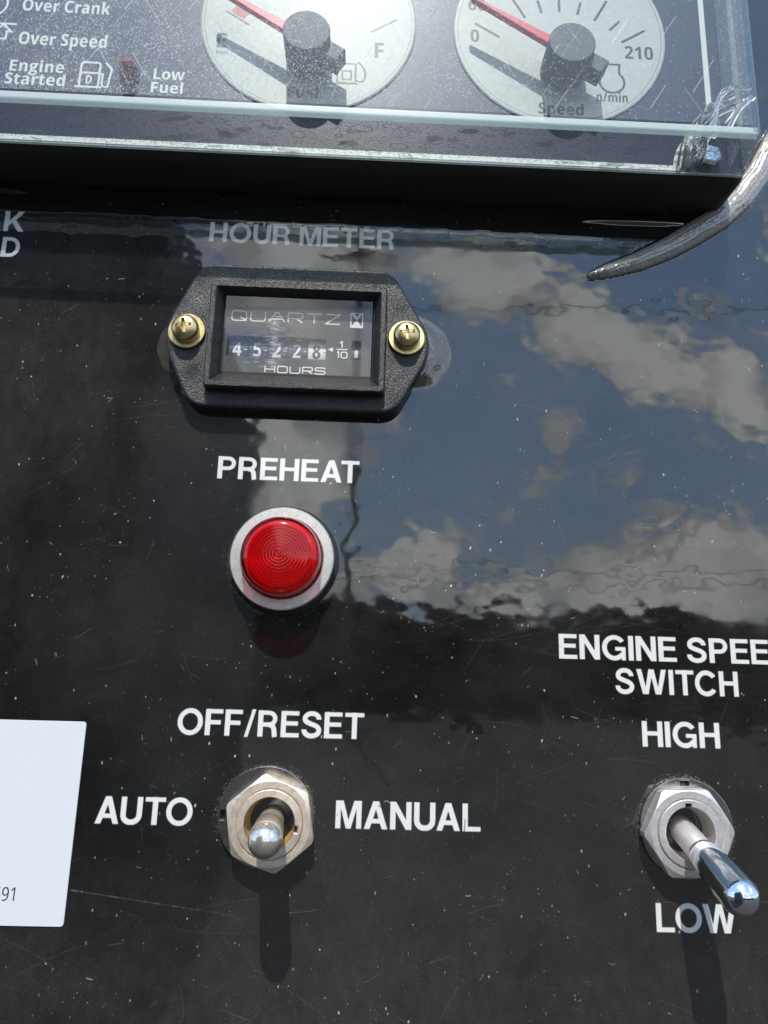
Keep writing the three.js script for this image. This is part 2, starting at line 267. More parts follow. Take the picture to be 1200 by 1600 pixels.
const panelRough = canvas(1024, 1024, (c) => {
  const im = c.createImageData(1024, 1024), d = im.data;
  for (let j = 0; j < 1024; j++) for (let i = 0; i < 1024; i++) { const x = lerp(PX0, PX1, i / 1024), y = lerp(PY1, PY0, j / 1024), fr = x > 38 && y > 70 && fingerAt(x, y) < 1 ? 0.5 : Math.hypot(x - 7, y - 55.9) < 7.6 ? 0.5 : 0, v = 255 * clamp(fr + 0.16 + 0.5 * Math.max(0, fbm(x / 18, y / 10, 12.5, 4)) + 0.12 * fbm(x / 2, y / 2, 3.5, 2), 0.08, 1), o = (j * 1024 + i) * 4; d[o] = d[o + 1] = d[o + 2] = v; d[o + 3] = 255; }
  c.putImageData(im, 0, 0);
});
const M = {};
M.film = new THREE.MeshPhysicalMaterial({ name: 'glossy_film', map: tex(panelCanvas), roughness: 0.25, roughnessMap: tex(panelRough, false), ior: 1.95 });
const plainDust = noiseTex(1024, (u, v) => { const p = clamp(0.5 + 0.25 * tn(u, v, 14, 3) + 0.3 * tn(u, v, 50, 6), 0.1, 1.3), g = rnd(); return 0.1 + 0.24 * p * (0.45 + 1.1 * g) + (g > 0.9965 ? rnd() : 0); }, 1 / 100);
M.filmPlain = new THREE.MeshPhysicalMaterial({ name: 'glossy_black', color: new THREE.Color(0.086, 0.084, 0.079), map: plainDust, roughness: 0.07, ior: 1.95 });
const grainBump = noiseTex(512, (u, v) => 0.5 + 0.6 * tn(u, v, 52, 1) + 0.35 * tn(u, v, 100, 4), 1 / 9);
const grainDust = noiseTex(512, (u, v) => { const q = tn(u, v, 52, 1) + 0.6 * tn(u, v, 110, 5); return 0.42 + 0.2 * tn(u, v, 9, 6) - 0.3 * q + 0.14 * rnd(); }, 1 / 9);
const fineBump = noiseTex(256, (u, v) => 0.5 + 0.5 * tn(u, v, 110, 2), 1 / 4);
const mottle = noiseTex(512, (u, v) => 0.9 + 0.12 * tn(u, v, 12, 1) + 0.12 * tn(u, v, 40, 3) + 0.16 * tn(u, v, 120, 7), 1 / 14);
M.grain = new THREE.MeshPhysicalMaterial({ name: 'grained_black_plastic', color: new THREE.Color(0.05, 0.051, 0.053), map: grainDust, roughness: 0.36, bumpMap: grainBump, bumpScale: 0.00007 });
M.black = new THREE.MeshPhysicalMaterial({ name: 'black_plastic', color: new THREE.Color(0.035, 0.034, 0.033), roughness: 0.55, bumpMap: fineBump, bumpScale: 0.00001 });
M.rubber = new THREE.MeshStandardMaterial({ name: 'black_rubber', color: new THREE.Color(0.014, 0.013, 0.012), roughness: 0.75 });
M.zinc = new THREE.MeshPhysicalMaterial({ name: 'yellow_zinc', color: new THREE.Color(0.93, 0.8, 0.66), map: mottle, metalness: 0.72, roughness: 0.5, roughnessMap: mottle, bumpMap: fineBump, bumpScale: 0.000012 });
M.zincGold = new THREE.MeshPhysicalMaterial({ name: 'gold_zinc', color: new THREE.Color(0.86, 0.70, 0.36), map: mottle, metalness: 1, roughness: 0.32, bumpMap: fineBump, bumpScale: 0.00001 });
M.nickel = new THREE.MeshPhysicalMaterial({ name: 'nickel', color: new THREE.Color(0.88, 0.84, 0.81), map: mottle, metalness: 0.75, roughness: 0.42, bumpMap: fineBump, bumpScale: 0.00001 });
M.chrome = new THREE.MeshPhysicalMaterial({ name: 'chrome', color: new THREE.Color(0.82, 0.83, 0.84), metalness: 1, roughness: 0.1 });
M.lever = new THREE.MeshPhysicalMaterial({ name: 'worn_nickel', color: new THREE.Color(0.92, 0.86, 0.76), map: mottle, metalness: 0.82, roughness: 0.2 });
M.washer = new THREE.MeshPhysicalMaterial({ name: 'dark_plating', color: new THREE.Color(0.5, 0.47, 0.43), map: mottle, metalness: 1, roughness: 0.22, bumpMap: fineBump, bumpScale: 0.000012 });
M.shank = new THREE.MeshPhysicalMaterial({ name: 'worn_plating', color: new THREE.Color(0.62, 0.57, 0.47), map: mottle, metalness: 0.75, roughness: 0.5, bumpMap: fineBump, bumpScale: 0.00002 });
M.alu = new THREE.MeshPhysicalMaterial({ name: 'satin_aluminium', color: new THREE.Color(0.76, 0.74, 0.69), map: mottle, metalness: 0.85, roughness: 0.45, bumpMap: fineBump, bumpScale: 0.000008 });
M.brass = new THREE.MeshPhysicalMaterial({ name: 'brass', color: new THREE.Color(0.8, 0.55, 0.24), metalness: 0.55, roughness: 0.45 });
M.dark = new THREE.MeshStandardMaterial({ name: 'dark_hollow', color: new THREE.Color(0.01, 0.01, 0.01), roughness: 0.9 });

M.rimSoft = new THREE.MeshPhysicalMaterial({ name: 'clear_flange', color: new THREE.Color(0.8, 0.86, 0.85), transmission: 0.6, thickness: 0, roughness: 0.4 });
const panel = new THREE.Group(); panel.name = 'control_panel'; panel.position.set(0, Y0, 0); scene.add(panel);
tag(panel, 'glossy black control panel with white printed lettering, dust and scratches', null, null, 'structure');
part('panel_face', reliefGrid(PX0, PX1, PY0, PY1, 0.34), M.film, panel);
{ // the rest of the sheet round the printed middle, and the cabinet it closes
  const s = rect(-260, -330, 260, 260, 6); s.holes.push(rect(PX0, PY0, PX1, PY1, 0.001));
  const g = extrude(s, -3, 0, 0); part('panel_sheet', g, M.filmPlain, panel);
  part('cabinet', new THREE.BoxGeometry(700, 1900, 600).translate(0, -240, -304), new THREE.MeshStandardMaterial({ color: new THREE.Color(0.03, 0.03, 0.03), roughness: 0.6 }), panel);
}

// ---------------------------------------------------------------- hour meter
const HX = -13.1, HY = 56.4;
{
  const t = thing('hour_meter', 'black rectangular hour meter reading 45228 fixed with two brass coloured screws', 'hour meter', HX, HY);
  const fl = roundPoly([[-18.2, -13.2], [17.6, -13.2], [24.6, 0], [16.4, 14.2], [-18.0, 14.2], [-24.4, 0]], [3, 3, 5, 2.6, 2.6, 5]);
  const hole = rect(-13.6, -7.4, 13.2, 8.2, 0.1); fl.holes.push(hole);
  part('flange', extrude(fl, 0, 3, 0.5, 3), M.grain, t);
  // raised frame with sloping inner faces
  const cx = 0.0, cy = -0.25;
  const R = [rring(15.7, 10.05, 0.7, 2.9, cx, cy), rring(15.6, 9.95, 0.7, 4.75, cx, cy), rring(15.4, 9.75, 0.7, 5.0, cx, cy), rring(14.65, 9.0, 0.25, 5.0, cx, cy), rring(14.5, 8.85, 0.2, 4.85, cx, cy), rring(13.1, 7.25, 0.05, 2.2, cx, cy + 0.75), rring(13.1, 7.25, 0.05, 0.4, cx, cy + 0.75)];
  part('bezel', boxUV(crease(loft(R), 0.5)), M.grain, t);
  // dial with the print and the slots for the wheels
  const X0 = -13.1, X1 = 13.1, Yb = -6.8, Yt = 7.8;
  const cv = canvas(1048, 584, (c) => {
    c.fillStyle = 'rgb(24,25,27)'; c.fillRect(0, 0, 1048, 584); c.scale(40, -40); c.translate(-X0, -Yt); c.strokeStyle = c.fillStyle = 'rgb(225,226,222)';
    const W = 0.21, ext = (s, x0, y, cap, x1) => { // wide rounded technical capitals
      const n = s.length, gap = cap * 0.42, w = (x1 - x0 - gap * (n - 1)) / n; c.lineWidth = W; c.lineJoin = 'round';
      [...s].forEach((ch, i) => {
        const x = x0 + i * (w + gap), r = cap * 0.25; c.beginPath();
        if ('QO'.includes(ch)) { c.roundRect(x, y, w, cap, r); if (ch === 'Q') { c.moveTo(x + w * 0.55, y + cap * 0.4); c.lineTo(x + w * 1.02, y); } }
        else if (ch === 'U') { c.moveTo(x, y + cap); c.lineTo(x, y + r); c.quadraticCurveTo(x, y, x + r, y); c.lineTo(x + w - r, y); c.quadraticCurveTo(x + w, y, x + w, y + r); c.lineTo(x + w, y + cap); }
        else if (ch === 'A') { c.moveTo(x - 0.1, y); c.lineTo(x + w * 0.45, y + cap); c.lineTo(x + w * 0.6, y + cap); c.lineTo(x + w + 0.15, y); c.moveTo(x + w * 0.15, y + cap * 0.3); c.lineTo(x + w * 0.9, y + cap * 0.3); }
        else if (ch === 'R') { c.moveTo(x, y); c.lineTo(x, y + cap); c.lineTo(x + w - r, y + cap); c.quadraticCurveTo(x + w, y + cap, x + w, y + cap * 0.72); c.quadraticCurveTo(x + w, y + cap * 0.42, x + w - r, y + cap * 0.42); c.lineTo(x, y + cap * 0.42); c.moveTo(x + w * 0.55, y + cap * 0.42); c.lineTo(x + w, y); }
        else if (ch === 'T') { c.moveTo(x - 0.1, y + cap); c.lineTo(x + w + 0.1, y + cap); c.moveTo(x + w / 2, y + cap); c.lineTo(x + w / 2, y); }
        else if (ch === 'Z') { c.moveTo(x, y + cap); c.lineTo(x + w, y + cap); c.lineTo(x, y); c.lineTo(x + w, y); }
        else if (ch === 'H') { c.moveTo(x, y); c.lineTo(x, y + cap); c.moveTo(x + w, y); c.lineTo(x + w, y + cap); c.moveTo(x, y + cap / 2); c.lineTo(x + w, y + cap / 2); }
        else if (ch === 'S') { c.moveTo(x + w, y + cap * 0.82); c.quadraticCurveTo(x + w, y + cap, x + w - r, y + cap); c.lineTo(x + r, y + cap); c.quadraticCurveTo(x, y + cap, x, y + cap * 0.76); c.quadraticCurveTo(x, y + cap * 0.52, x + r, y + cap * 0.52); c.lineTo(x + w - r, y + cap * 0.5); c.quadraticCurveTo(x + w, y + cap * 0.5, x + w, y + cap * 0.25); c.quadraticCurveTo(x + w, y, x + w - r, y); c.lineTo(x + r, y); c.quadraticCurveTo(x, y, x, y + cap * 0.2); }
        c.stroke();
      });
    };
    ext('QUARTZ', -12.15, 3.75, 1.85, 7.3); ext('HOURS', -5.6, -6.0, 1.2, 5.0);
    c.lineWidth = 0.24; c.strokeRect(9.25, 3.3, 2.1, 2.75); poly(c, [[9.3, 5.95], [11.3, 5.95], [10.3, 4.6]], [[9.3, 3.4], [11.3, 3.4], [10.3, 4.8]]); c.clearRect; // hourglass mark
    c.fillStyle = 'rgb(20,21,23)'; poly(c, [[9.9, 6.0], [10.7, 6.0], [10.3, 5.3]]); c.fillStyle = 'rgb(225,226,222)';
    poly(c, [[5.35, -1.2], [6.25, -0.75], [6.25, -1.65]]);
    c.lineWidth = 0.22; st(c, 0.22, [[6.9, -1.1], [8.85, -1.1]]); st(c, 0.22, [[7.45, 0.1], [7.85, 0.45], [7.85, -0.75]]); st(c, 0.22, [[7.0, -1.75], [7.3, -1.5], [7.3, -2.75]]); c.lineWidth = 0.22; c.beginPath(); c.roundRect(7.75, -2.7, 1.05, 1.1, 0.3); c.stroke();
  });
  const dial = rect(X0, Yb, X1, Yt, 0.01); dial.holes.push(rect(-12.7, -3.2, 5.0, 0.75, 0.05), rect(9.5, -3.1, 11.3, 0.7, 0.05));
  const dg = new THREE.ShapeGeometry(dial); { const p = dg.attributes.position, u = dg.attributes.uv; for (let i = 0; i < p.count; i++) u.setXY(i, (p.getX(i) - X0) / (X1 - X0), (p.getY(i) - Yb) / (Yt - Yb)); } dg.translate(0, 0, 1.9);
  part('dial', dg, new THREE.MeshPhysicalMaterial({ name: 'dial_print', map: tex(cv), roughness: 0.5 }), t);
  const digits = ['4', '5', '2', '2', '8'], wr = 5;
  digits.forEach((d, i) => {
    const white = i === 4, w = 3.4, cvd = canvas(136, 200, (c) => { c.fillStyle = white ? 'rgb(225,226,222)' : 'rgb(52,62,86)'; c.fillRect(0, 0, 136, 200); c.fillStyle = white ? 'rgb(20,20,22)' : 'rgb(232,232,228)'; c.textAlign = 'center'; c.font = 'bold 146px sans-serif'; c.textBaseline = 'middle'; c.save(); c.translate(60, 104); c.scale(0.82, 1); c.fillText(d, 0, 0); c.restore(); c.fillRect(108, 104, 22, 5); });
    const g = new THREE.CylinderGeometry(wr, wr, w, 24, 1, true, -0.55, 1.1); // a strip of the wheel's rim
    g.rotateZ(-Math.PI / 2); const p = g.attributes.position, u = g.attributes.uv; for (let k = 0; k < p.count; k++) u.setXY(k, p.getX(k) / w + 0.5, p.getY(k) / 5 + 0.5);
    g.translate(-10.75 + 3.55 * i, -1.2, 0.9 - wr);
    part('number_wheel', g, new THREE.MeshPhysicalMaterial({ map: tex(cvd), roughness: 0.45 }), t, white ? 'white number wheel with a black 8' : undefined);
  });
  { const g = new THREE.CylinderGeometry(wr, wr, 2, 24, 1, true, -0.55, 1.1); g.rotateZ(-Math.PI / 2); const p = g.attributes.position, u = g.attributes.uv; for (let k = 0; k < p.count; k++) u.setXY(k, p.getX(k) / 2 + 0.5, p.getY(k) / 5 + 0.5); g.translate(10.4, -1.2, 0.9 - wr);
    part('tenth_wheel', g, new THREE.MeshPhysicalMaterial({ map: tex(canvas(80, 200, (c) => { c.fillStyle = 'rgb(60,68,76)'; c.fillRect(0, 0, 80, 200); c.fillStyle = 'rgb(230,230,226)'; c.fillRect(28, 76, 26, 60); c.fillRect(14, 158, 52, 8); })), roughness: 0.45 }), t); }
  part('back_plate', new THREE.BoxGeometry(26.2, 14.6, 0.3).translate(0, 0.5, 0.25), M.dark, t);
  const scuff = canvas(512, 288, (c) => { c.fillStyle = 'rgb(248,248,248)'; c.fillRect(0, 0, 512, 288); for (let i = 0; i < 420; i++) { c.fillStyle = `rgba(0,0,0,${rr(0.08, 0.4)})`; const w = rr(2, 22); c.fillRect(170 + rr(-120, 90) * rnd() * rnd() * 1.6, rr(70, 270), w, 1); } for (let i = 0; i < 2500; i++) { c.fillStyle = `rgba(0,0,0,${rr(0.05, 0.3)})`; c.fillRect(rr(0, 512), rr(0, 288), 1.4, 1.4); } });
  const pane = new THREE.PlaneGeometry(26.2, 14.5).translate(0, 0.5, 3.3);
  part('window_pane', pane, new THREE.MeshPhysicalMaterial({ name: 'clear_window', color: 0xffffff, transmission: 1, thickness: 0, roughness: 0.04, ior: 1.7, transmissionMap: tex(scuff, false) }), t);
  // screws
  const ev = new Evaluator(); ev.useGroups = false;
  for (const [sx, sy, turn] of [[-19.55, 0.55, 0.15], [19.3, 0.95, 0.1]]) {
    let head = new Brush(lathe([[0, 5.95], [0.9, 5.9], [1.6, 5.7], [2.1, 5.35], [2.35, 4.9], [2.4, 4.45], [2.3, 4.3], [0, 4.3]].reverse(), 48)); head.updateMatrixWorld();
    for (const a of [0, Math.PI / 2]) { const g = new THREE.BoxGeometry(2.7, 0.62, 2).translate(0, 0, 5.9); g.rotateZ(a + turn); const b = new Brush(g); b.updateMatrixWorld(); head = ev.evaluate(head, b, SUBTRACTION); }
    const g = planarUV(crease(head.geometry.clone(), 0.5)); g.translate(sx, sy, 0);
    const s = part('screw', g, M.zincGold, t);
    const wsh = lathe([[1.2, 3.02], [3.15, 3.02], [3.3, 3.15], [3.3, 3.45], [3.15, 3.6], [1.2, 3.6]], 48); planarUV(wsh); wsh.translate(sx, sy, 0); part('washer', crease(wsh, 0.5), M.zincGold, s);
    const sp = lathe([[1.2, 3.6], [2.25, 3.6], [2.35, 3.7], [2.35, 4.2], [2.25, 4.3], [1.2, 4.3]], 48); planarUV(sp); sp.translate(sx, sy, 0); part('spring_washer', crease(sp, 0.5), M.zincGold, s);
  }
}

// ---------------------------------------------------------------- preheat lamp
{
  const t = thing('indicator_lamp', 'round red preheat lamp with ribbed lens in a silver ring', 'indicator lamp', -13.6, 17.2);
  part('gasket', crease(lathe([[0.1, 0.02], [9.2, 0.02], [9.35, 0.2], [9.25, 0.7], [8.6, 0.8], [6, 0.8]]), 0.4), M.rubber, t);
  part('collar', lathe([[8.2, 0.7], [8.35, 1.3], [8.2, 1.5]]), M.brass, t);
  part('ring', crease(planarUV(lathe([[7.6, 1.3], [8.45, 1.35], [8.62, 1.6], [8.62, 2.75], [8.45, 2.98], [6.95, 3.02], [6.75, 2.85], [6.75, 1.4]])), 0.4), M.alu, t);
  const pts = [[6.7, 2.2], [6.65, 3.2], [6.5, 5.0], [6.35, 6.1], [6.1, 6.9], [5.65, 7.5], [5.0, 7.85]];
  for (let i = 0; i <= 96; i++) { const r = 4.8 * (1 - i / 96); pts.push([r, 7.9 + 0.35 * (1 - (r / 4.8) ** 2) + 0.007 * Math.cos(r * 2 * Math.PI / 0.52)]); }
  const lensMat = new THREE.MeshPhysicalMaterial({ name: 'red_lens', color: new THREE.Color(0.86, 0.012, 0.03), transmission: 0.95, thickness: 0, roughness: 0.1, ior: 1.5 });
  const lens = part('lens', lathe(pts), lensMat, t);
  // stepped ribs inside the lens
  const ribs = [[6.3, 2.0], [6.0, 4.4]];
  for (let i = 0; i < 11; i++) { const r = 5.3 - i * 0.48, z = 5.0 - 0.02 * i; ribs.push([r, z], [r - 0.16, z + 0.75], [r - 0.26, z + 0.78], [r - 0.42, z + 0.05]); }
  ribs.push([0.02, 5.6]);
  part('ribbed_insert', crease(lathe(ribs), 0.3), new THREE.MeshPhysicalMaterial({ name: 'red_insert', color: new THREE.Color(0.95, 0.2, 0.22), transmission: 0.3, thickness: 0, roughness: 0.35 }), lens);
  part('reflector', lathe([[0.02, 1.4], [4, 1.6], [6.1, 2.4]]), new THREE.MeshStandardMaterial({ color: new THREE.Color(0.8, 0.78, 0.76), roughness: 0.5 }), t);
}

// ---------------------------------------------------------------- toggle switches
function hexNut(af, rHole, z0, z1, turn) {
  const n = 144, rc = af / 2 * 0.985, outer = (a) => { const q = ((a - turn) % (Math.PI / 3) + Math.PI / 3) % (Math.PI / 3) - Math.PI / 6; return Math.min(af / 2 / Math.cos(q), af / 2 * 1.13); };
  const ring = (rf, zf) => Array.from({ length: n }, (_, i) => { const a = turn + i / n * 2 * Math.PI, r = rf(a); return [r * Math.cos(a), r * Math.sin(a), zf(r)]; });
  const top = (r) => z1 - Math.max(0, r - rc) * 0.5, bot = (r) => z0 + Math.max(0, r - rc) * 0.3;
  const g = loft([ring(() => rHole, () => z0 + 0.2), ring(() => rHole, () => z1 - 0.3), ring(() => rHole + 0.25, () => z1), ring(() => rc, () => z1), ring(outer, top), ring(outer, bot), ring(() => rc, () => z0), ring(() => rHole, () => z0)]);
  return planarUV(crease(g, 0.35));
}
function notched(r0, r1, z0, z1, at, wide, deep, inner) { // a ring with a slot cut into its outer or inner edge
  const s = new THREE.Shape(), N = 96, h = wide / 2;
  if (inner) {
    s.absarc(0, 0, r1, 0, Math.PI * 2);
    const p = new THREE.Path(), q = Math.asin(h / r0); for (let i = 0; i <= N; i++) { const a = at + q + (2 * Math.PI - 2 * q) * i / N; i ? p.lineTo(r0 * Math.cos(a), r0 * Math.sin(a)) : p.moveTo(r0 * Math.cos(a), r0 * Math.sin(a)); }
    const ux = Math.cos(at), uy = Math.sin(at), R = r0 + deep; p.lineTo(R * ux + h * uy, R * uy - h * ux); p.lineTo(R * ux - h * uy, R * uy + h * ux); p.closePath(); s.holes.push(p);
  } else {
    const q = Math.asin(h / r1); for (let i = 0; i <= N; i++) { const a = at + q + (2 * Math.PI - 2 * q) * i / N; i ? s.lineTo(r1 * Math.cos(a), r1 * Math.sin(a)) : s.moveTo(r1 * Math.cos(a), r1 * Math.sin(a)); }
    const ux = Math.cos(at), uy = Math.sin(at), R = r1 - deep; s.lineTo(R * ux + h * uy, R * uy - h * ux); s.lineTo(R * ux - h * uy, R * uy + h * ux); s.closePath();
    const p = new THREE.Path(); p.absarc(0, 0, r0, 0, Math.PI * 2, true); s.holes.push(p);
  }
  return extrude(s, z0, z1, 0.12, 2, 64);
}
function toggle(label, x, y, o) {
  const t = thing('toggle_switch', label, 'toggle switch', x, y);
  // lock washer with a tab hole near its rim
  const w = new THREE.Shape(); w.absarc(o.wx, o.wy, 7.5, 0, Math.PI * 2); const p = new THREE.Path(); p.absarc(o.wx, o.wy, 5.0, 0, Math.PI * 2, true); w.holes.push(p);
  const hx = o.wx + 6.75 * Math.cos(o.hole), hy = o.wy + 6.75 * Math.sin(o.hole), c = Math.cos(o.hole), s = Math.sin(o.hole), k = (a, b) => [hx + a * c - b * s, hy + a * s + b * c];
  w.holes.push(roundPoly([k(-0.4, -0.75), k(0.4, -0.75), k(0.4, 0.75), k(-0.4, 0.75)].reverse(), 0.15));
  part('lock_washer', extrude(w, 0.04, 0.75, 0.08, 2, 72), o.washer, t);
  part('hex_nut', hexNut(12.6, 5.05, 0.8, 3.3, o.turn), o.nut, t);
  const b = part('bushing', notched(3.9, 5.0, -2, 3.45, o.key, 1.0, 0.5, true), o.bush, t);
  part('inner_sleeve', lathe([[3.88, 3.1], [3.7, 1.5], [3.3, -0.3], [2.2, -1.0], [0.1, -1.1]]), o.sleeve, b);
  const pose = (g) => { planarUV(g); g.rotateX(o.tilt); g.rotateY(o.lean); return g; };
  const rod = part('lever', pose(lathe([[1.85, 5.3], [2.0, 5.5], [2.15, 5.8], [2.25, 6.2], [o.r - 0.15, 9], [o.r - 0.03, 11.5], [o.r, o.len]].concat(Array.from({ length: 13 }, (_, i) => { const a = (i + 1) / 13 * Math.PI / 2; return [o.r * Math.cos(a) + 0.001, o.len + o.r * 1.02 * Math.sin(a)]; })), 64)), o.lever, t);
  part('shank', pose(lathe([[0.02, -0.9], [1.9, -0.85], [1.95, 0.5], [2.0, 5.2], [2.0, 5.5]], 64)), o.shank, rod);
  return t;
}
toggle('brass toned toggle switch standing straight out between AUTO and MANUAL', -13.05, -23.9, { wx: -0.9, wy: 0.5, hole: Math.PI - 0.02, turn: 0.69, key: -0.16, tilt: 0.0, lean: 0.05, len: 13.3, r: 2.4, washer: M.washer, nut: M.zinc, bush: M.zinc, sleeve: M.brass, lever: M.lever, shank: M.shank });
toggle('silver toggle switch with its chrome lever tilted down toward LOW', 52.1, -23.9, { wx: 0.6, wy: 0.3, hole: Math.PI / 2, turn: 0.05, key: 1.6, tilt: 0.39, lean: 0.115, len: 15.0, r: 2.7, washer: M.washer, nut: M.nickel, bush: M.nickel, sleeve: M.nickel, lever: M.chrome, shank: M.nickel });

// ---------------------------------------------------------------- sticker
{
  const cv = canvas(640, 640, (c) => { c.fillStyle = 'rgb(218,221,227)'; c.fillRect(0, 0, 640, 640); c.fillStyle = 'rgb(45,45,48)'; c.font = '56px sans-serif'; c.textAlign = 'right'; c.save(); c.translate(510, 566); c.scale(0.72, 1); c.fillText('8591', 0, 0); c.restore(); for (let i = 0; i < 900; i++) { c.fillStyle = `rgba(150,148,140,${rr(0.03, 0.2)})`; c.fillRect(rr(0, 640), rr(0, 640), rr(1, 3), rr(1, 2)); } });
  const t = thing('sticker', 'white square paper label at the left edge with a small number', 'label', -43.7, -24.8, 0.04);
  const g = extrude(rect(-36, -14.9, 0.2, 14.9, 0.6), 0, 0.12, 0.03, 1); { const p = g.attributes.position, u = g.attributes.uv; for (let i = 0; i < p.count; i++) u.setXY(i, (p.getX(i) + 36) / 36.2, (p.getY(i) + 14.9) / 29.8); } 
  part('paper', g, new THREE.MeshPhysicalMaterial({ name: 'label_paper', map: tex(cv), roughness: 0.35 }), t);
}

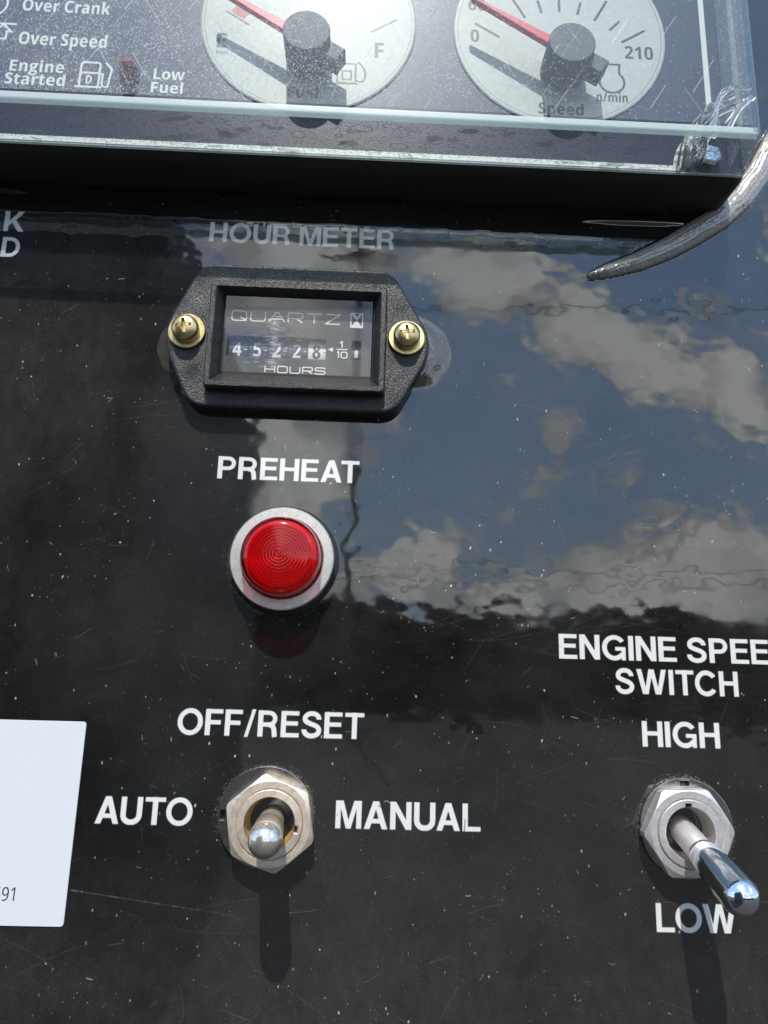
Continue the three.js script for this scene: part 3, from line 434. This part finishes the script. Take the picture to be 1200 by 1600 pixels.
// ---------------------------------------------------------------- instrument box
const ZP = 10, ZC = 18.5;
{
  const t = thing('instrument_box', 'black instrument box with two round gauges under a clear cover', 'instrument box', 0, 88);
  const BX0 = -118, BX1 = 66.8, BH = 86;
  { // housing: thick-lipped tray
    const s = (i) => rect(BX0 + i, i, BX1 - i, BH - i, 3.2);
    part('housing', crease(boxUV(extrude(rect(BX0 - 0.6, -0.3, BX1 + 0.6, BH, 3.4), 0.0, ZP - 0.25, 2.4, 6)), 0.6), M.black, t);
  }
  // printed plate
  const X0 = -80, X1 = 66, Yb = 0.3, Yt = 46;
  const cv = canvas(2048, 640, (c) => {
    const im = c.createImageData(2048, 640); for (let i = 0; i < 2048 * 640; i++) { const g = rr(-5, 6); im.data.set([36 + g, 42 + g, 70 + g, 255], i * 4); } c.putImageData(im, 0, 0);
    c.scale(2048 / (X1 - X0), -640 / (Yt - Yb)); c.translate(-X0, -Yt); c.strokeStyle = c.fillStyle = 'rgb(222,226,218)';
    c.lineWidth = 1.05; c.beginPath(); c.moveTo(-79, 1.35); c.lineTo(53.9, 1.35); c.lineTo(53.9, 2.2); c.quadraticCurveTo(54.6, 8.2, 60.8, 9); c.lineTo(60.8, 60); c.stroke();
    const tx = (s, x0, y, h, x1, al = 'left') => { c.save(); c.translate(x0, y); c.font = 'bold 100px sans-serif'; const k = (x1 - x0) / c.measureText(s).width; c.scale(k, -h / 71); c.fillText(s, 0, 0); c.restore(); };
    tx('Over Crank', -66.6, 28.2, 2.6, -50.4); tx('Over Speed', -66.3, 20.9, 2.6, -50.0); tx('Engine', -67.2, 15.0, 2.4, -57.1); tx('Started', -67.6, 12.2, 2.4, -56.5); tx('Low', -41.4, 14.7, 2.3, -35.5); tx('Fuel', -41.6, 11.9, 2.3, -35.4);
    c.lineWidth = 0.42; // fuel pump sign
    c.beginPath(); c.roundRect(-54.2, 12.4, 3.4, 5.2, 0.5); c.moveTo(-54.2, 15.4); c.lineTo(-50.8, 15.4); c.moveTo(-55, 12.4); c.lineTo(-50.1, 12.4); c.moveTo(-50.8, 15.2); c.lineTo(-50.2, 15.2); c.lineTo(-50.2, 13.2); c.quadraticCurveTo(-50, 12.3, -49.1, 12.6); c.lineTo(-48.7, 16.4); c.lineTo(-49.9, 17.7); c.stroke(); tx('D', -53.3, 13.1, 1.7, -51.9);
    c.beginPath(); c.arc(-73.2, 22.5, 3.0, 0, 7); c.stroke(); c.beginPath(); c.moveTo(-71.2, 25.1); c.lineTo(-66.9, 25.1); c.moveTo(-69.9, 21.8); c.lineTo(-69.9, 23.4); c.lineTo(-70.7, 23.4); c.lineTo(-69.2, 24.9); c.lineTo(-67.7, 23.4); c.lineTo(-68.5, 23.4); c.lineTo(-68.5, 21.8); c.closePath(); c.stroke();
    c.beginPath(); c.arc(-72.2, 29.6, 3.0, 0, 7); c.stroke(); c.fillRect(-71.6, 18.3, 1.3, 0.9);
  });
  const plateShape = rect(X0 - 36, Yb, X1, BH - 2, 0.5), pg = new THREE.ShapeGeometry(plateShape); { const p = pg.attributes.position, u = pg.attributes.uv; for (let i = 0; i < p.count; i++) u.setXY(i, (p.getX(i) - X0) / (X1 - X0), (p.getY(i) - Yb) / (Yt - Yb)); } pg.translate(0, 0, ZP);
  part('printed_plate', pg, new THREE.MeshPhysicalMaterial({ name: 'blue_plate', map: tex(cv), roughness: 0.4 }), t);
  // the low-fuel indicator
  part('indicator_light', lathe([[1.75, 10], [1.75, 11], [1.5, 12.2], [0.9, 13], [0.02, 13.3]], 32).translate(-45.3, 15.3, 0), new THREE.MeshPhysicalMaterial({ name: 'dull_red_lens', color: new THREE.Color(0.22, 0.02, 0.03), roughness: 0.25 }), t, 'dull red round low fuel light');
  // gauges
  const gauge = (cx, cy, hx, hy, kind) => {
    const face = canvas(1024, 1024, (c) => {
      const im = c.createImageData(1024, 1024); for (let j = 0; j < 1024; j++) for (let i = 0; i < 1024; i++) { const g = rr(-7, 7) + 5 * n3(i / 40, j / 40, 2); im.data.set([188 + g, 191 + g, 184 + g, 255], (j * 1024 + i) * 4); } c.putImageData(im, 0, 0);
      c.translate(512, 512); c.scale(1024 / 41, -1024 / 41); c.translate(-cx, -cy); c.strokeStyle = c.fillStyle = 'rgb(38,40,42)';
      const tx = (s, x0, y, h, x1) => { c.save(); c.translate(x0, y); c.font = 'bold 100px sans-serif'; const k = (x1 - x0) / c.measureText(s).width; c.scale(k, -h / 71); c.fillText(s, 0, 0); c.restore(); };
      const ray = (deg, r0, r1, w) => { const a = deg * Math.PI / 180; st(c, w, [[hx + r0 * Math.cos(a), hy + r0 * Math.sin(a)], [hx + r1 * Math.cos(a), hy + r1 * Math.sin(a)]]); };
      c.lineWidth = 0.12; c.strokeStyle = 'rgba(90,92,90,0.8)'; c.beginPath(); c.arc(cx, cy, 19.2, 0, 7); c.stroke(); c.strokeStyle = 'rgb(38,40,42)';
      if (kind === 'speed') {
        for (let k = 0; k <= 8; k++) ray(148.2 - 14.4 * k, 13.6, k % 2 ? 16.6 : 19, 0.5);
        tx('0', 16.4, 26.1, 2.7, 18.2); tx('210', 45.3, 24.1, 2.8, 50.9); tx('Speed', 28.8, 11.2, 2.3, 37.5); tx('n/min', 39.6, 14.4, 2.0, 45.7); tx('60', 15.9, 33.2, 2.5, 19.5);
        c.lineWidth = 0.42; c.beginPath(); c.arc(42.75, 18.7, 2.3, 2.25, 0.9 + 2 * Math.PI); c.lineTo(44.2, 21.9); c.lineTo(44.3, 22.6); c.lineTo(41.1, 22.6); c.lineTo(41.2, 21.9); c.closePath(); c.stroke();
      } else {
        ray(147, 13.6, 19, 0.35); ray(33, 13.2, 18.8, 0.35); ray(90, 15, 19, 0.35);
        tx('E', -30.6, 21.9, 3.2, -28.2); tx('F', -1.6, 21.3, 3.4, 0.6); tx('Fuel', -16.9, 12.0, 2.2, -11.0); c.fillStyle = 'rgba(38,40,42,0.7)'; tx('Rest', -30.3, 20.5, 0.8, -28.0);
        c.lineWidth = 0.36; c.beginPath(); c.roundRect(-7.9, 15.6, 3.3, 4.2, 0.3); c.rect(-7, 16.4, 1.6, 1.8); c.moveTo(-8.3, 15.5); c.lineTo(-4.2, 15.5); c.moveTo(-4.4, 16.2); c.bezierCurveTo(-2.4, 15, -2.2, 19, -4.3, 20.2); c.stroke();
        c.fillStyle = 'rgb(176,60,68)'; c.beginPath(); c.arc(hx, hy, 18.2, 2.36, 2.54); c.arc(hx, hy, 15.2, 2.54, 2.36, true); c.fill();
      }
    });
    const g = lathe([[0.01, 0.35], [19.6, 0.35], [20, 0.2], [20, 0.03]].reverse(), 96); planarUV(g, 1 / 41); { const u = g.attributes.uv; for (let i = 0; i < u.count; i++) u.setXY(i, u.getX(i) + 0.5, u.getY(i) + 0.5); } g.translate(cx, cy, ZP);
    const m = part('gauge', g, new THREE.MeshPhysicalMaterial({ name: 'gauge_face', map: tex(face), roughness: 0.42 }), t, kind === 'speed' ? 'silver speed gauge with scale from 0 to 210' : 'silver fuel gauge with E and F marks');
    const off = 0.7;
    part('hub', crease(lathe([[4.15, ZP + off], [4.15, 16.75], [4.05, 16.95], [3.9, 17.0], [0.01, 17.0]], 64), 0.25).translate(hx, hy, 0), M.hub, m);
    part('hub_foot', lathe([[0.01, ZP + 0.36], [3.4, ZP + 0.38], [3.2, ZP + 1.1]], 48).translate(hx, hy, 0), M.brass, m);
    // needle and its counterweight
    const a = kind === 'speed' ? 2.6 : 2.6, sh = new THREE.Shape(); sh.moveTo(3.9, -0.95); sh.lineTo(20.3, -0.28); sh.lineTo(20.5, 0); sh.lineTo(20.3, 0.28); sh.lineTo(3.9, 0.95); sh.closePath();
    const ng = extrude(sh, 0, 0.9, 0.2, 2); ng.rotateZ(a); ng.translate(hx, hy, 14.4); part('needle', ng, M.needle, m);
    const cw = new RoundedBoxGeometry(3.6, 3.2, 3.2, 2, 0.3); cw.translate(-5.4, 0, 0); cw.rotateZ(a); cw.translate(hx, hy, 14.2); part('counterweight', cw, M.hub, m);
  };
  M.hub = new THREE.MeshPhysicalMaterial({ name: 'hub_plastic', color: new THREE.Color(0.09, 0.097, 0.105), roughness: 0.6, bumpMap: fineBump, bumpScale: 0.00001 });
  M.needle = new THREE.MeshPhysicalMaterial({ name: 'red_needle', color: new THREE.Color(0.72, 0.07, 0.09), roughness: 0.4 });
  gauge(-13.7, 29, -13.2, 19.8, 'fuel'); gauge(33.3, 29, 33.5, 20.2, 'speed');
  // corner screw
  { const g = lathe([[2.1, 10.0], [2.1, 11.3], [1.7, 11.9], [0.01, 12.0]], 6); g.rotateZ(0.3); g.translate(59.6, 3.3, 0); part('corner_screw', crease(g, 0.3), M.chrome, t); }
  { const g = new RoundedBoxGeometry(184, 0.35, 0.5, 2, 0.12); g.translate(-26.2, 0.12, ZP + 0.2); part('cover_flange', g, M.rimSoft, t); }
  // clear cover
  const dust = canvas(2048, 768, (c) => { // r: clear or dusty; light grains and water marks on the plastic
    c.fillStyle = 'rgb(241,241,241)'; c.fillRect(0, 0, 2048, 768);
    for (let i = 0; i < 120000; i++) { const x = 2048 * rnd(), q = smooth(1900, 700, x) * 0.85 + 0.1; if (rnd() > q) continue; const l = rr(0.8, 4.2), y = rr(0, 768); if (rnd() > 0.75 + 0.9 * n3(x / 160, y / 160, 2)) continue; c.strokeStyle = `rgba(0,0,0,${rr(0.1, 0.5)})`; c.lineWidth = rr(0.8, 1.9); c.beginPath(); c.moveTo(x, y); c.lineTo(x + l * 0.35, y + l); c.stroke(); }
    for (let i = 0; i < 150; i++) { const x = rr(0, 2048), y = rr(0, 768), l = rr(20, 120), s = rnd() < 0.7 ? 1 : -1; c.strokeStyle = `rgba(0,0,0,${rr(0.15, 0.5)})`; c.lineWidth = rr(0.8, 2); c.beginPath(); c.moveTo(x, y); c.lineTo(x + s * l * 0.5, y - l); c.stroke(); }
  });
  const dustCol = canvas(512, 192, (c) => { c.fillStyle = 'rgb(240,246,246)'; c.fillRect(0, 0, 512, 192); });
  const clear = (map, rough = 0.05) => new THREE.MeshPhysicalMaterial({ name: 'clear_plastic', color: new THREE.Color(0.93, 0.96, 0.955), transmission: 1, thickness: 0, roughness: rough, ior: 1.5, transmissionMap: map });
  const dt = tex(dust, false);
  const CX1 = 65.0, CY0 = 2.0;
  const q = new THREE.PlaneGeometry(CX1 + 118 - 1.6, BH - CY0 - 2.4); { const p = q.attributes.position, u = q.attributes.uv; q.translate((CX1 - 118 - 1.6) / 2, (BH + CY0) / 2 + 0.3, ZC); for (let i = 0; i < p.count; i++) u.setXY(i, (p.getX(i) + 80) / 146, (p.getY(i)) / 46); dt.wrapS = dt.wrapT = THREE.RepeatWrapping; }
  const cover = part('clear_cover', q, clear(dt, 0.085), t);
  const spots = canvas(2048, 256, (c) => { c.fillStyle = 'rgb(232,232,232)'; c.fillRect(0, 0, 2048, 256); for (let i = 0; i < 26000; i++) { c.fillStyle = `rgba(0,0,0,${rr(0.1, 0.6)})`; const s = rr(1, 3.2); c.fillRect(rr(0, 2048), rr(0, 256), s, s * 1.6); } for (let i = 0; i < 190; i++) { const x = rr(0, 2048), y = rr(10, 246); c.fillStyle = c.strokeStyle = `rgba(0,0,0,${rr(0.2, 0.6)})`; c.beginPath(); c.ellipse(x, y, rr(6, 26), rr(6, 22), rr(0, 3), 0, 7); rnd() < 0.45 ? c.fill() : (c.lineWidth = rr(2, 5), c.stroke()); } });
  const st2 = tex(spots, false); st2.wrapS = THREE.RepeatWrapping;
  const wall = (pts, map) => { const g = new THREE.BufferGeometry(); g.setAttribute('position', new THREE.Float32BufferAttribute(pts.flat(), 3)); g.setAttribute('uv', new THREE.Float32BufferAttribute([0, 0, 1, 0, 1, 1, 0, 1], 2)); g.setIndex([0, 1, 2, 0, 2, 3]); g.computeVertexNormals(); return g; };
  part('bottom_wall', wall([[-118, 0.5, ZP + 0.05], [66.0, 0.5, ZP + 0.05], [CX1 - 0.2, 1.4, ZC - 0.7], [-118, 1.4, ZC - 0.7]]), clear(st2, 0.08), cover);
  part('side_wall', wall([[66.0, 0.5, ZP + 0.05], [66.0, BH, ZP + 0.05], [CX1, BH, ZC - 0.7], [CX1, 1.4, ZC - 0.7]]), clear(st2, 0.05), cover);
  M.rim = new THREE.MeshPhysicalMaterial({ name: 'frosted_rim', color: new THREE.Color(0.86, 0.96, 0.95), transmission: 0.58, thickness: 0, roughness: 0.4, bumpMap: fineBump, bumpScale: 0.00003 });
  const rim = (len, r) => { const s = new THREE.Shape(); s.moveTo(0, 0); s.lineTo(0, -0.75); s.quadraticCurveTo(0.02, 0, 0.85, 0.0); s.closePath(); return s; };
  { // rounded lower and right edges of the cover: quarter-round bars
    const bar = (p0, p1, out) => { const rings = []; for (const p of [p0, p1]) rings.push(Array.from({ length: 9 }, (_, i) => { const a = i / 8 * Math.PI / 2; return [p[0] + out[0] * 0.75 * Math.cos(a), p[1] + out[1] * 0.75 * Math.cos(a), p[2] + 0.75 * Math.sin(a)]; }).concat([[p[0] - out[0] * 0.9, p[1] - out[1] * 0.9, p[2] + 0.75], [p[0] - out[0] * 0.9, p[1] - out[1] * 0.9, p[2]]])); return crease(loft(rings), 0.6); };
    part('lower_edge', bar([-118, 2.1, ZC - 0.72], [CX1 - 0.8, 2.1, ZC - 0.72], [0, -1]), M.rim, cover);
    part('right_edge', bar([CX1 - 0.8, 2.1, ZC - 0.72], [CX1 - 0.8, BH, ZC - 0.72], [1, 0]), clear(null, 0.12), cover);
  }
  { // moulded well round the corner screw: solid clear plastic
    const glass = new THREE.MeshPhysicalMaterial({ name: 'solid_clear', color: 0xffffff, transmission: 1, thickness: 1, roughness: 0.03, ior: 1.49 });
    const ring0 = (r, z, w) => Array.from({ length: 40 }, (_, i) => { const s = i < 20 ? i / 19 : 1 - (i - 20) / 19, a = Math.PI * (0.47 + 0.62 * s), q = i < 20 ? r : r - w, wob = 0.25 * Math.sin(s * 9 + z); return [60.8 + (q + wob) * Math.cos(a) * (1 + 0.03 * (z - 10)), 2.8 + (q + wob) * 1.15 * Math.sin(a), z]; });
    const g = loft([ring0(5.4, ZP + 0.1, 1.0), ring0(5.1, 12, 1.1), ring0(4.9, 14, 1.0), ring0(5.2, 16, 1.2), ring0(5.6, 17.6, 1.5)]);
    part('screw_well', crease(g, 1.2), glass, cover);
    // flowing ribs where the well runs into the front and the walls
    const ribs = [[[53.9, 0.8, 10.6], [54.6, 5.2, 12.5], [57.2, 8.8, 15], [61.2, 10.2, 17.6]], [[55.4, 0.9, 10.6], [56.2, 5.2, 13], [58.8, 7.6, 16], [63.6, 9.4, 17.8]], [[57.4, 1.2, 11.5], [57.9, 4.4, 14.5], [58.4, 3.0, 17.4]], [[58.2, 3.0, 17.5], [57.6, 6.4, 17.9], [59.2, 10.6, 18.1], [63.9, 11.4, 18.1]], [[59.6, 3.2, 17.6], [61.6, 7.0, 18], [64.2, 9.6, 18.1]], [[56.6, 2.4, 17.6], [57.4, 5.4, 18.0], [58.2, 8.6, 18.1], [60.6, 11.4, 18.1]]];
    ribs.forEach((p, i) => part('moulded_rib', new THREE.TubeGeometry(new THREE.CatmullRomCurve3(p.map((k) => new THREE.Vector3(...k))), 40, [0.45, 0.4, 0.5, 0.35, 0.5, 0.3][i], 10), glass, cover));
    // inner faces of the side wall
    part('side_wall_liner', wall([[63.4, 1.2, ZP + 0.1], [63.4, BH, ZP + 0.1], [62.6, BH, ZC - 0.1], [62.6, 2.6, ZC - 0.1]]), clear(st2, 0.06), cover);
  }
}

// ---------------------------------------------------------------- what stands across from the panel and is mirrored in it
{
  const conc = noiseTex(512, (u, v) => 0.8 + 0.3 * tn(u, v, 14, 1) + 0.3 * tn(u, v, 60, 3), 1), grassT = noiseTex(256, (u, v) => 0.7 + 0.5 * tn(u, v, 40, 2) + 0.3 * tn(u, v, 100, 4), 1);
  const ground = big('ground', new THREE.PlaneGeometry(300, 300, 4, 4).rotateX(-Math.PI / 2), new THREE.MeshStandardMaterial({ color: new THREE.Color(0.06, 0.065, 0.03), map: grassT, roughness: 0.95 }));
  { const u = ground.geometry.attributes.uv; for (let i = 0; i < u.count; i++) u.setXY(i, u.getX(i) * 300, u.getY(i) * 300); }
  tag(ground, 'open ground in front of the panel', null, null, 'structure');
  const slab = big('pavement', boxUV(new THREE.BoxGeometry(16, 0.1, 24)), new THREE.MeshStandardMaterial({ color: new THREE.Color(0.05, 0.045, 0.04), map: conc, roughness: 0.95 })); slab.position.set(0, 0.05, 6);
  tag(slab, 'dark paved yard in front of the panel', null, null, 'structure');
  // container, added out of view to make the dark mass mirrored at left
  const c = new THREE.Group(); c.name = numbered('added_container'); c.position.set(-1.98, 0.1, 3.4); scene.add(c);
  tag(c, 'added dark grey ribbed steel container standing in for the dark mass mirrored on the left of the panel', 'container');
  const steel = new THREE.MeshStandardMaterial({ name: 'dark_steel', color: new THREE.Color(0.05, 0.052, 0.055), roughness: 0.6 });
  big('body', new RoundedBoxGeometry(2.5, 2.7, 2.6, 2, 0.03).translate(0, 1.38, 0), steel, c);
  const rib = new RoundedBoxGeometry(0.12, 2.4, 0.05, 1, 0.015).translate(0, 1.4, -1.32);
  for (let i = 0; i < 10; i++) { const r = big('rib', rib, steel, c); r.position.x = -1.1 + 0.245 * i; }
  // hedge
  const leaf = new THREE.PlaneGeometry(0.3, 0.42, 1, 1), hm = new THREE.MeshStandardMaterial({ name: 'leaves', color: 0xffffff, roughness: 0.8, side: THREE.DoubleSide });
  const tint = new THREE.Color(), N = 26000, hedge = new THREE.InstancedMesh(leaf, hm, N), m4 = new THREE.Matrix4(), qq = new THREE.Quaternion(), ee = new THREE.Euler();
  for (let i = 0; i < N; i++) { const x = rr(-16, 26), top = 2.5 + 0.5 * n3(x / 3, 0.3, 2) + 0.35 * n3(x / 0.9, 0.7, 5), y = top * Math.pow(rnd(), 0.7), z = 18 + rr(-0.8, 0.8); qq.setFromEuler(ee.set(rr(0, 6), rr(0, 6), rr(0, 6))); m4.compose(new THREE.Vector3(x, y, z), qq, new THREE.Vector3(1, 1, 1).multiplyScalar(rr(0.7, 1.3))); hedge.setMatrixAt(i, m4); const br = clamp(0.4 + 1.2 * n3(x / 2.2, y / 1.2, 4.4) + rr(-0.3, 0.3)); hedge.setColorAt(i, tint.setRGB(lerp(0.05, 0.15, br), lerp(0.075, 0.085, br), lerp(0.03, 0.05, br))); }
  hedge.name = numbered('hedge'); hedge.castShadow = hedge.receiveShadow = true; scene.add(hedge); tag(hedge, 'dark leafy hedge mirrored along the skyline', 'hedge', null, 'stuff');
  // pole and wires
  const wood = new THREE.MeshStandardMaterial({ name: 'weathered_wood', color: new THREE.Color(0.08, 0.06, 0.045), roughness: 0.85 });
  const pole = new THREE.Group(); pole.name = numbered('utility_pole'); pole.position.set(-0.32, 0, 15); scene.add(pole); tag(pole, 'thin dark wooden utility pole mirrored beside the hour meter', 'utility pole');
  big('shaft', new THREE.CylinderGeometry(0.075, 0.11, 11.5, 16).translate(0, 5.75, 0), wood, pole); big('crossarm', new THREE.BoxGeometry(1.8, 0.12, 0.1).translate(0, 10.9, 0.16), wood, pole);
  const wire = new THREE.MeshStandardMaterial({ name: 'black_cable', color: new THREE.Color(0.02, 0.02, 0.02), roughness: 0.6 });
  const cable = (y0, y1, z, sag, r, label) => { const cv = new THREE.CatmullRomCurve3(Array.from({ length: 21 }, (_, i) => { const s = i / 20; return new THREE.Vector3(lerp(-25, 30, s), lerp(y0, y1, s) - sag * 4 * s * (1 - s), z); })); const o = big('cable', new THREE.TubeGeometry(cv, 80, r, 8), wire); tag(o, label, 'cable', null); };
  cable(9.3, 11.6, 15.3, 0.8, 0.028, 'upper dark overhead cable mirrored as a wavy line right of the hour meter');
  cable(6.4, 6.9, 42, 0.3, 0.05, 'lower distant overhead cable mirrored above the skyline');
  cable(7.3, 7.8, 42.5, 0.4, 0.05, 'second distant overhead cable mirrored just over the lowest one');
}
renderer.render(scene, camera);
